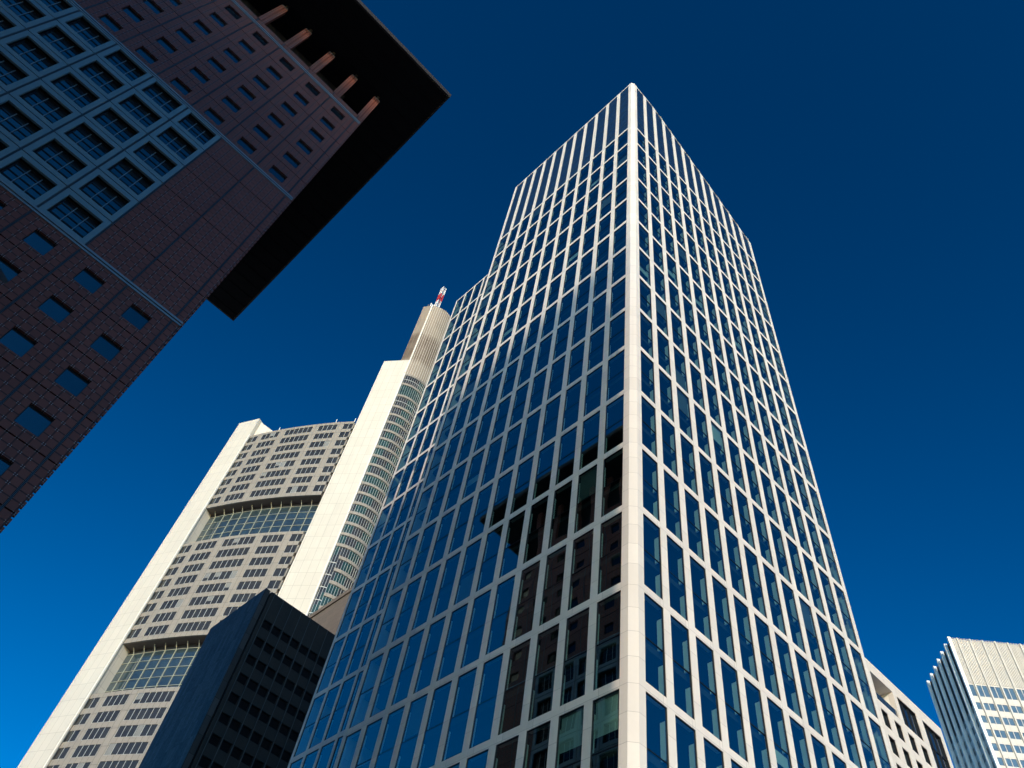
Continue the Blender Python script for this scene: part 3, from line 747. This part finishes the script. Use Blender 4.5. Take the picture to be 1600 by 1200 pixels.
def low_window(w, h, key):
    f_, p_ = MB(), MB(); y = .24
    for a in ((0, .07, 0, h), (w-.07, w, 0, h), (.07, w-.07, 0, .07), (.07, w-.07, h-.07, h)): f_.box(ID, a[0], a[1], .06, y+.1, a[2], a[3], 'black')
    if w > 2:
        for q in (.33, .66): f_.box(ID, w*q-.04, w*q+.04, y-.1, y+.06, .07, h-.07, 'black')
        if h > 5:
            for q in (.27, .53, .78): f_.box(ID, .07, w-.07, y-.08, y+.06, h*q-.05, h*q+.05, 'black')
    p_.poly([(.04, y, .04), (w-.04, y, .04), (w-.04, y, h-.04), (.04, y, h-.04)], 'redglass', [(0, 0), (1, 0), (1, 1), (0, 1)])
    return [('window', f_), ('pane', p_)]
place_windows(low, [(FB, o[0], o[2], o[1]-o[0], o[3]-o[2], ('window', 0)) for o in small+ops[1:]], low_window, 100)

# ------------------------------------------------------------------ finned white tower at the right edge
EX, EY = 197.7, 56.5; EZ = 154.2
euro = thing('finned_tower', 'white ribbed tower with bands of blue windows at the right edge', 'skyscraper', (EX, EY, G0))
FE = Face(EX, EY, R(-45.35)); FG = Face(EX, EY, R(-135.35))
EWD = 46.0; bays = [0.0]+[1.9+3.19*k for k in range(14)]
ew = MB(); ops = []
wrow = [(136.5, 139.75)]+[(132.75-3.65*i, 134.7-3.65*i) for i in range(36)]
wrow = [w for w in wrow if w[0] > 3]
for bi, (a, b2) in enumerate(zip(bays, bays[1:])):
    for z0, z1 in wrow:
        if bi == 0: ops.append((.42, 1.62, z0, z1))
        else:
            ops.append((a+.28, a+1.52, z0, z1)); ops.append((a+1.67, a+2.91, z0, z1))
wall(ew, FE, 0.3, EWD, G0, EZ-.4, ops, 0, .35, 'eu')
ew.box(FE, .3, EWD, .6, 20, G0, EZ-.8, 'core')
ew.build('spandrel_wall', euro)
for k, a in enumerate(bays[1:]):
    m_ = MB(); m_.box(FE, a-.17, a+.17, -.42, .0, G0, EZ-.2, 'eu'); m_.build('facade_fin', euro)
rbm = MB()
for a, b2 in zip(bays, bays[1:]):
    n = 7 if a > 0 else 4
    for i in range(n):
        x0 = a+.45+(b2-a-.8)*i/(n-1); rbm.box(FE, x0-.07, x0+.07, -.2, .0, 140.1, EZ-.15, 'eu')
rbm.build('crown_rib', euro, 'stuff')
def eu_window(w, h, key):
    f_, p_ = MB(), MB()
    for a in ((0, .05, 0, h), (w-.05, w, 0, h), (.05, w-.05, 0, .05), (.05, w-.05, h-.05, h)): f_.box(ID, a[0], a[1], .04, .2, a[2], a[3], 'steel')
    p_.poly([(.03, .07, .03), (w-.03, .07, .03), (w-.03, .07, h-.03), (.03, .07, h-.03)], 'euglass', [(0, 0), (1, 0), (1, 1), (0, 1)])
    return [('window', f_), ('pane', p_)]
place_windows(euro, [(FE, o[0], o[2], o[1]-o[0], o[3]-o[2], ('window', 0)) for o in ops], eu_window, 100)
lf = MB()                                               # shaded side: fins with glass and spandrels between
lf.box(FG, -19.2, -.35, .3, .6, G0, EZ-.4, 'louvre')
for z0, z1 in wrow[1:]: lf.box(FG, -19.2, -.35, .12, .29, z0-1.7, z0, 'eu')
lf.build('side_wall', euro)
gs = MB()
for z0, z1 in wrow[1:]: gs.box(FG, -19.2, -.35, .2, .28, z0+.002, z1-.002, 'euglass')
gs.build('side_glazing', euro)
for k in range(7):  # paler material than the front fins, standing in for sunlight on their edges
    a = -(.0+3.2*k) if k else 0
    m_ = MB()
    if k == 0: m_.box(FG, -.28, .28, -.45, .3, G0, EZ, 'fin')
    else: m_.box(FG, a-.26+.6, a+.26+.6, -.68, .12, G0, EZ-.3, 'fin')
    m_.build('facade_fin', euro)
m_ = MB(); m_.box(FE, .5, EWD, .4, 19.0, EZ-.8, EZ-.5, 'roof'); m_.build('roof', euro)

# ------------------------------------------------------------------ unseen blocks added behind the camera to shade the scene
nS = Vector((SUN_H.y, -SUN_H.x)); nS = -nS if nS.dot(Vector((-1, 1))) < 0 else nS     # across the sun's direction, to the left
corner = Vector((TU+.25, TV+.30))
TANS = math.tan(R(SUN_EL))
def shade_block(name, label, dist, s0, s1, H, depth=18):
    """H: shadow-plane height measured at the tower corner's distance"""
    z = H+dist*TANS
    a = corner+SUN_H*dist+nS*s0; b2 = corner+SUN_H*dist+nS*s1; c_ = b2+SUN_H*depth; d_ = a+SUN_H*depth
    t = thing(name, label, 'building', (a.x, a.y, G0))
    m_ = MB(); m_.prism(ccw([tuple(a), tuple(b2), tuple(c_), tuple(d_)]), G0, z, 'concrete'); m_.build('wall', t)
    rot = math.atan2(-nS.y, -nS.x); F = Face(b2.x, b2.y, rot); w = MB(); zz = 6
    # the window bands face the scene
    while zz < z-3:
        xx = 1.0
        while xx < (s1-s0)-2.5: w.box(F, xx, xx+1.9, -.04, .1, zz, zz+2.0, 'darkglass'); xx += 2.6
        zz += 3.6
    w.build('window', t, 'stuff')
shade_block('added_shade_block', 'grey concrete office block across the street behind the viewer', 70, .95, 64, 78)
shade_block('office_tower', 'taller grey office slab far behind the viewer', 520, 1.6, 30, 89.5, 22)  # added only to cast shade on the white tower's left face
shade_block('office_tower', 'lower grey office slab far behind the viewer', 530, 30.2, 72, 90.4, 22)  # added only to cast shade on the tiled tower
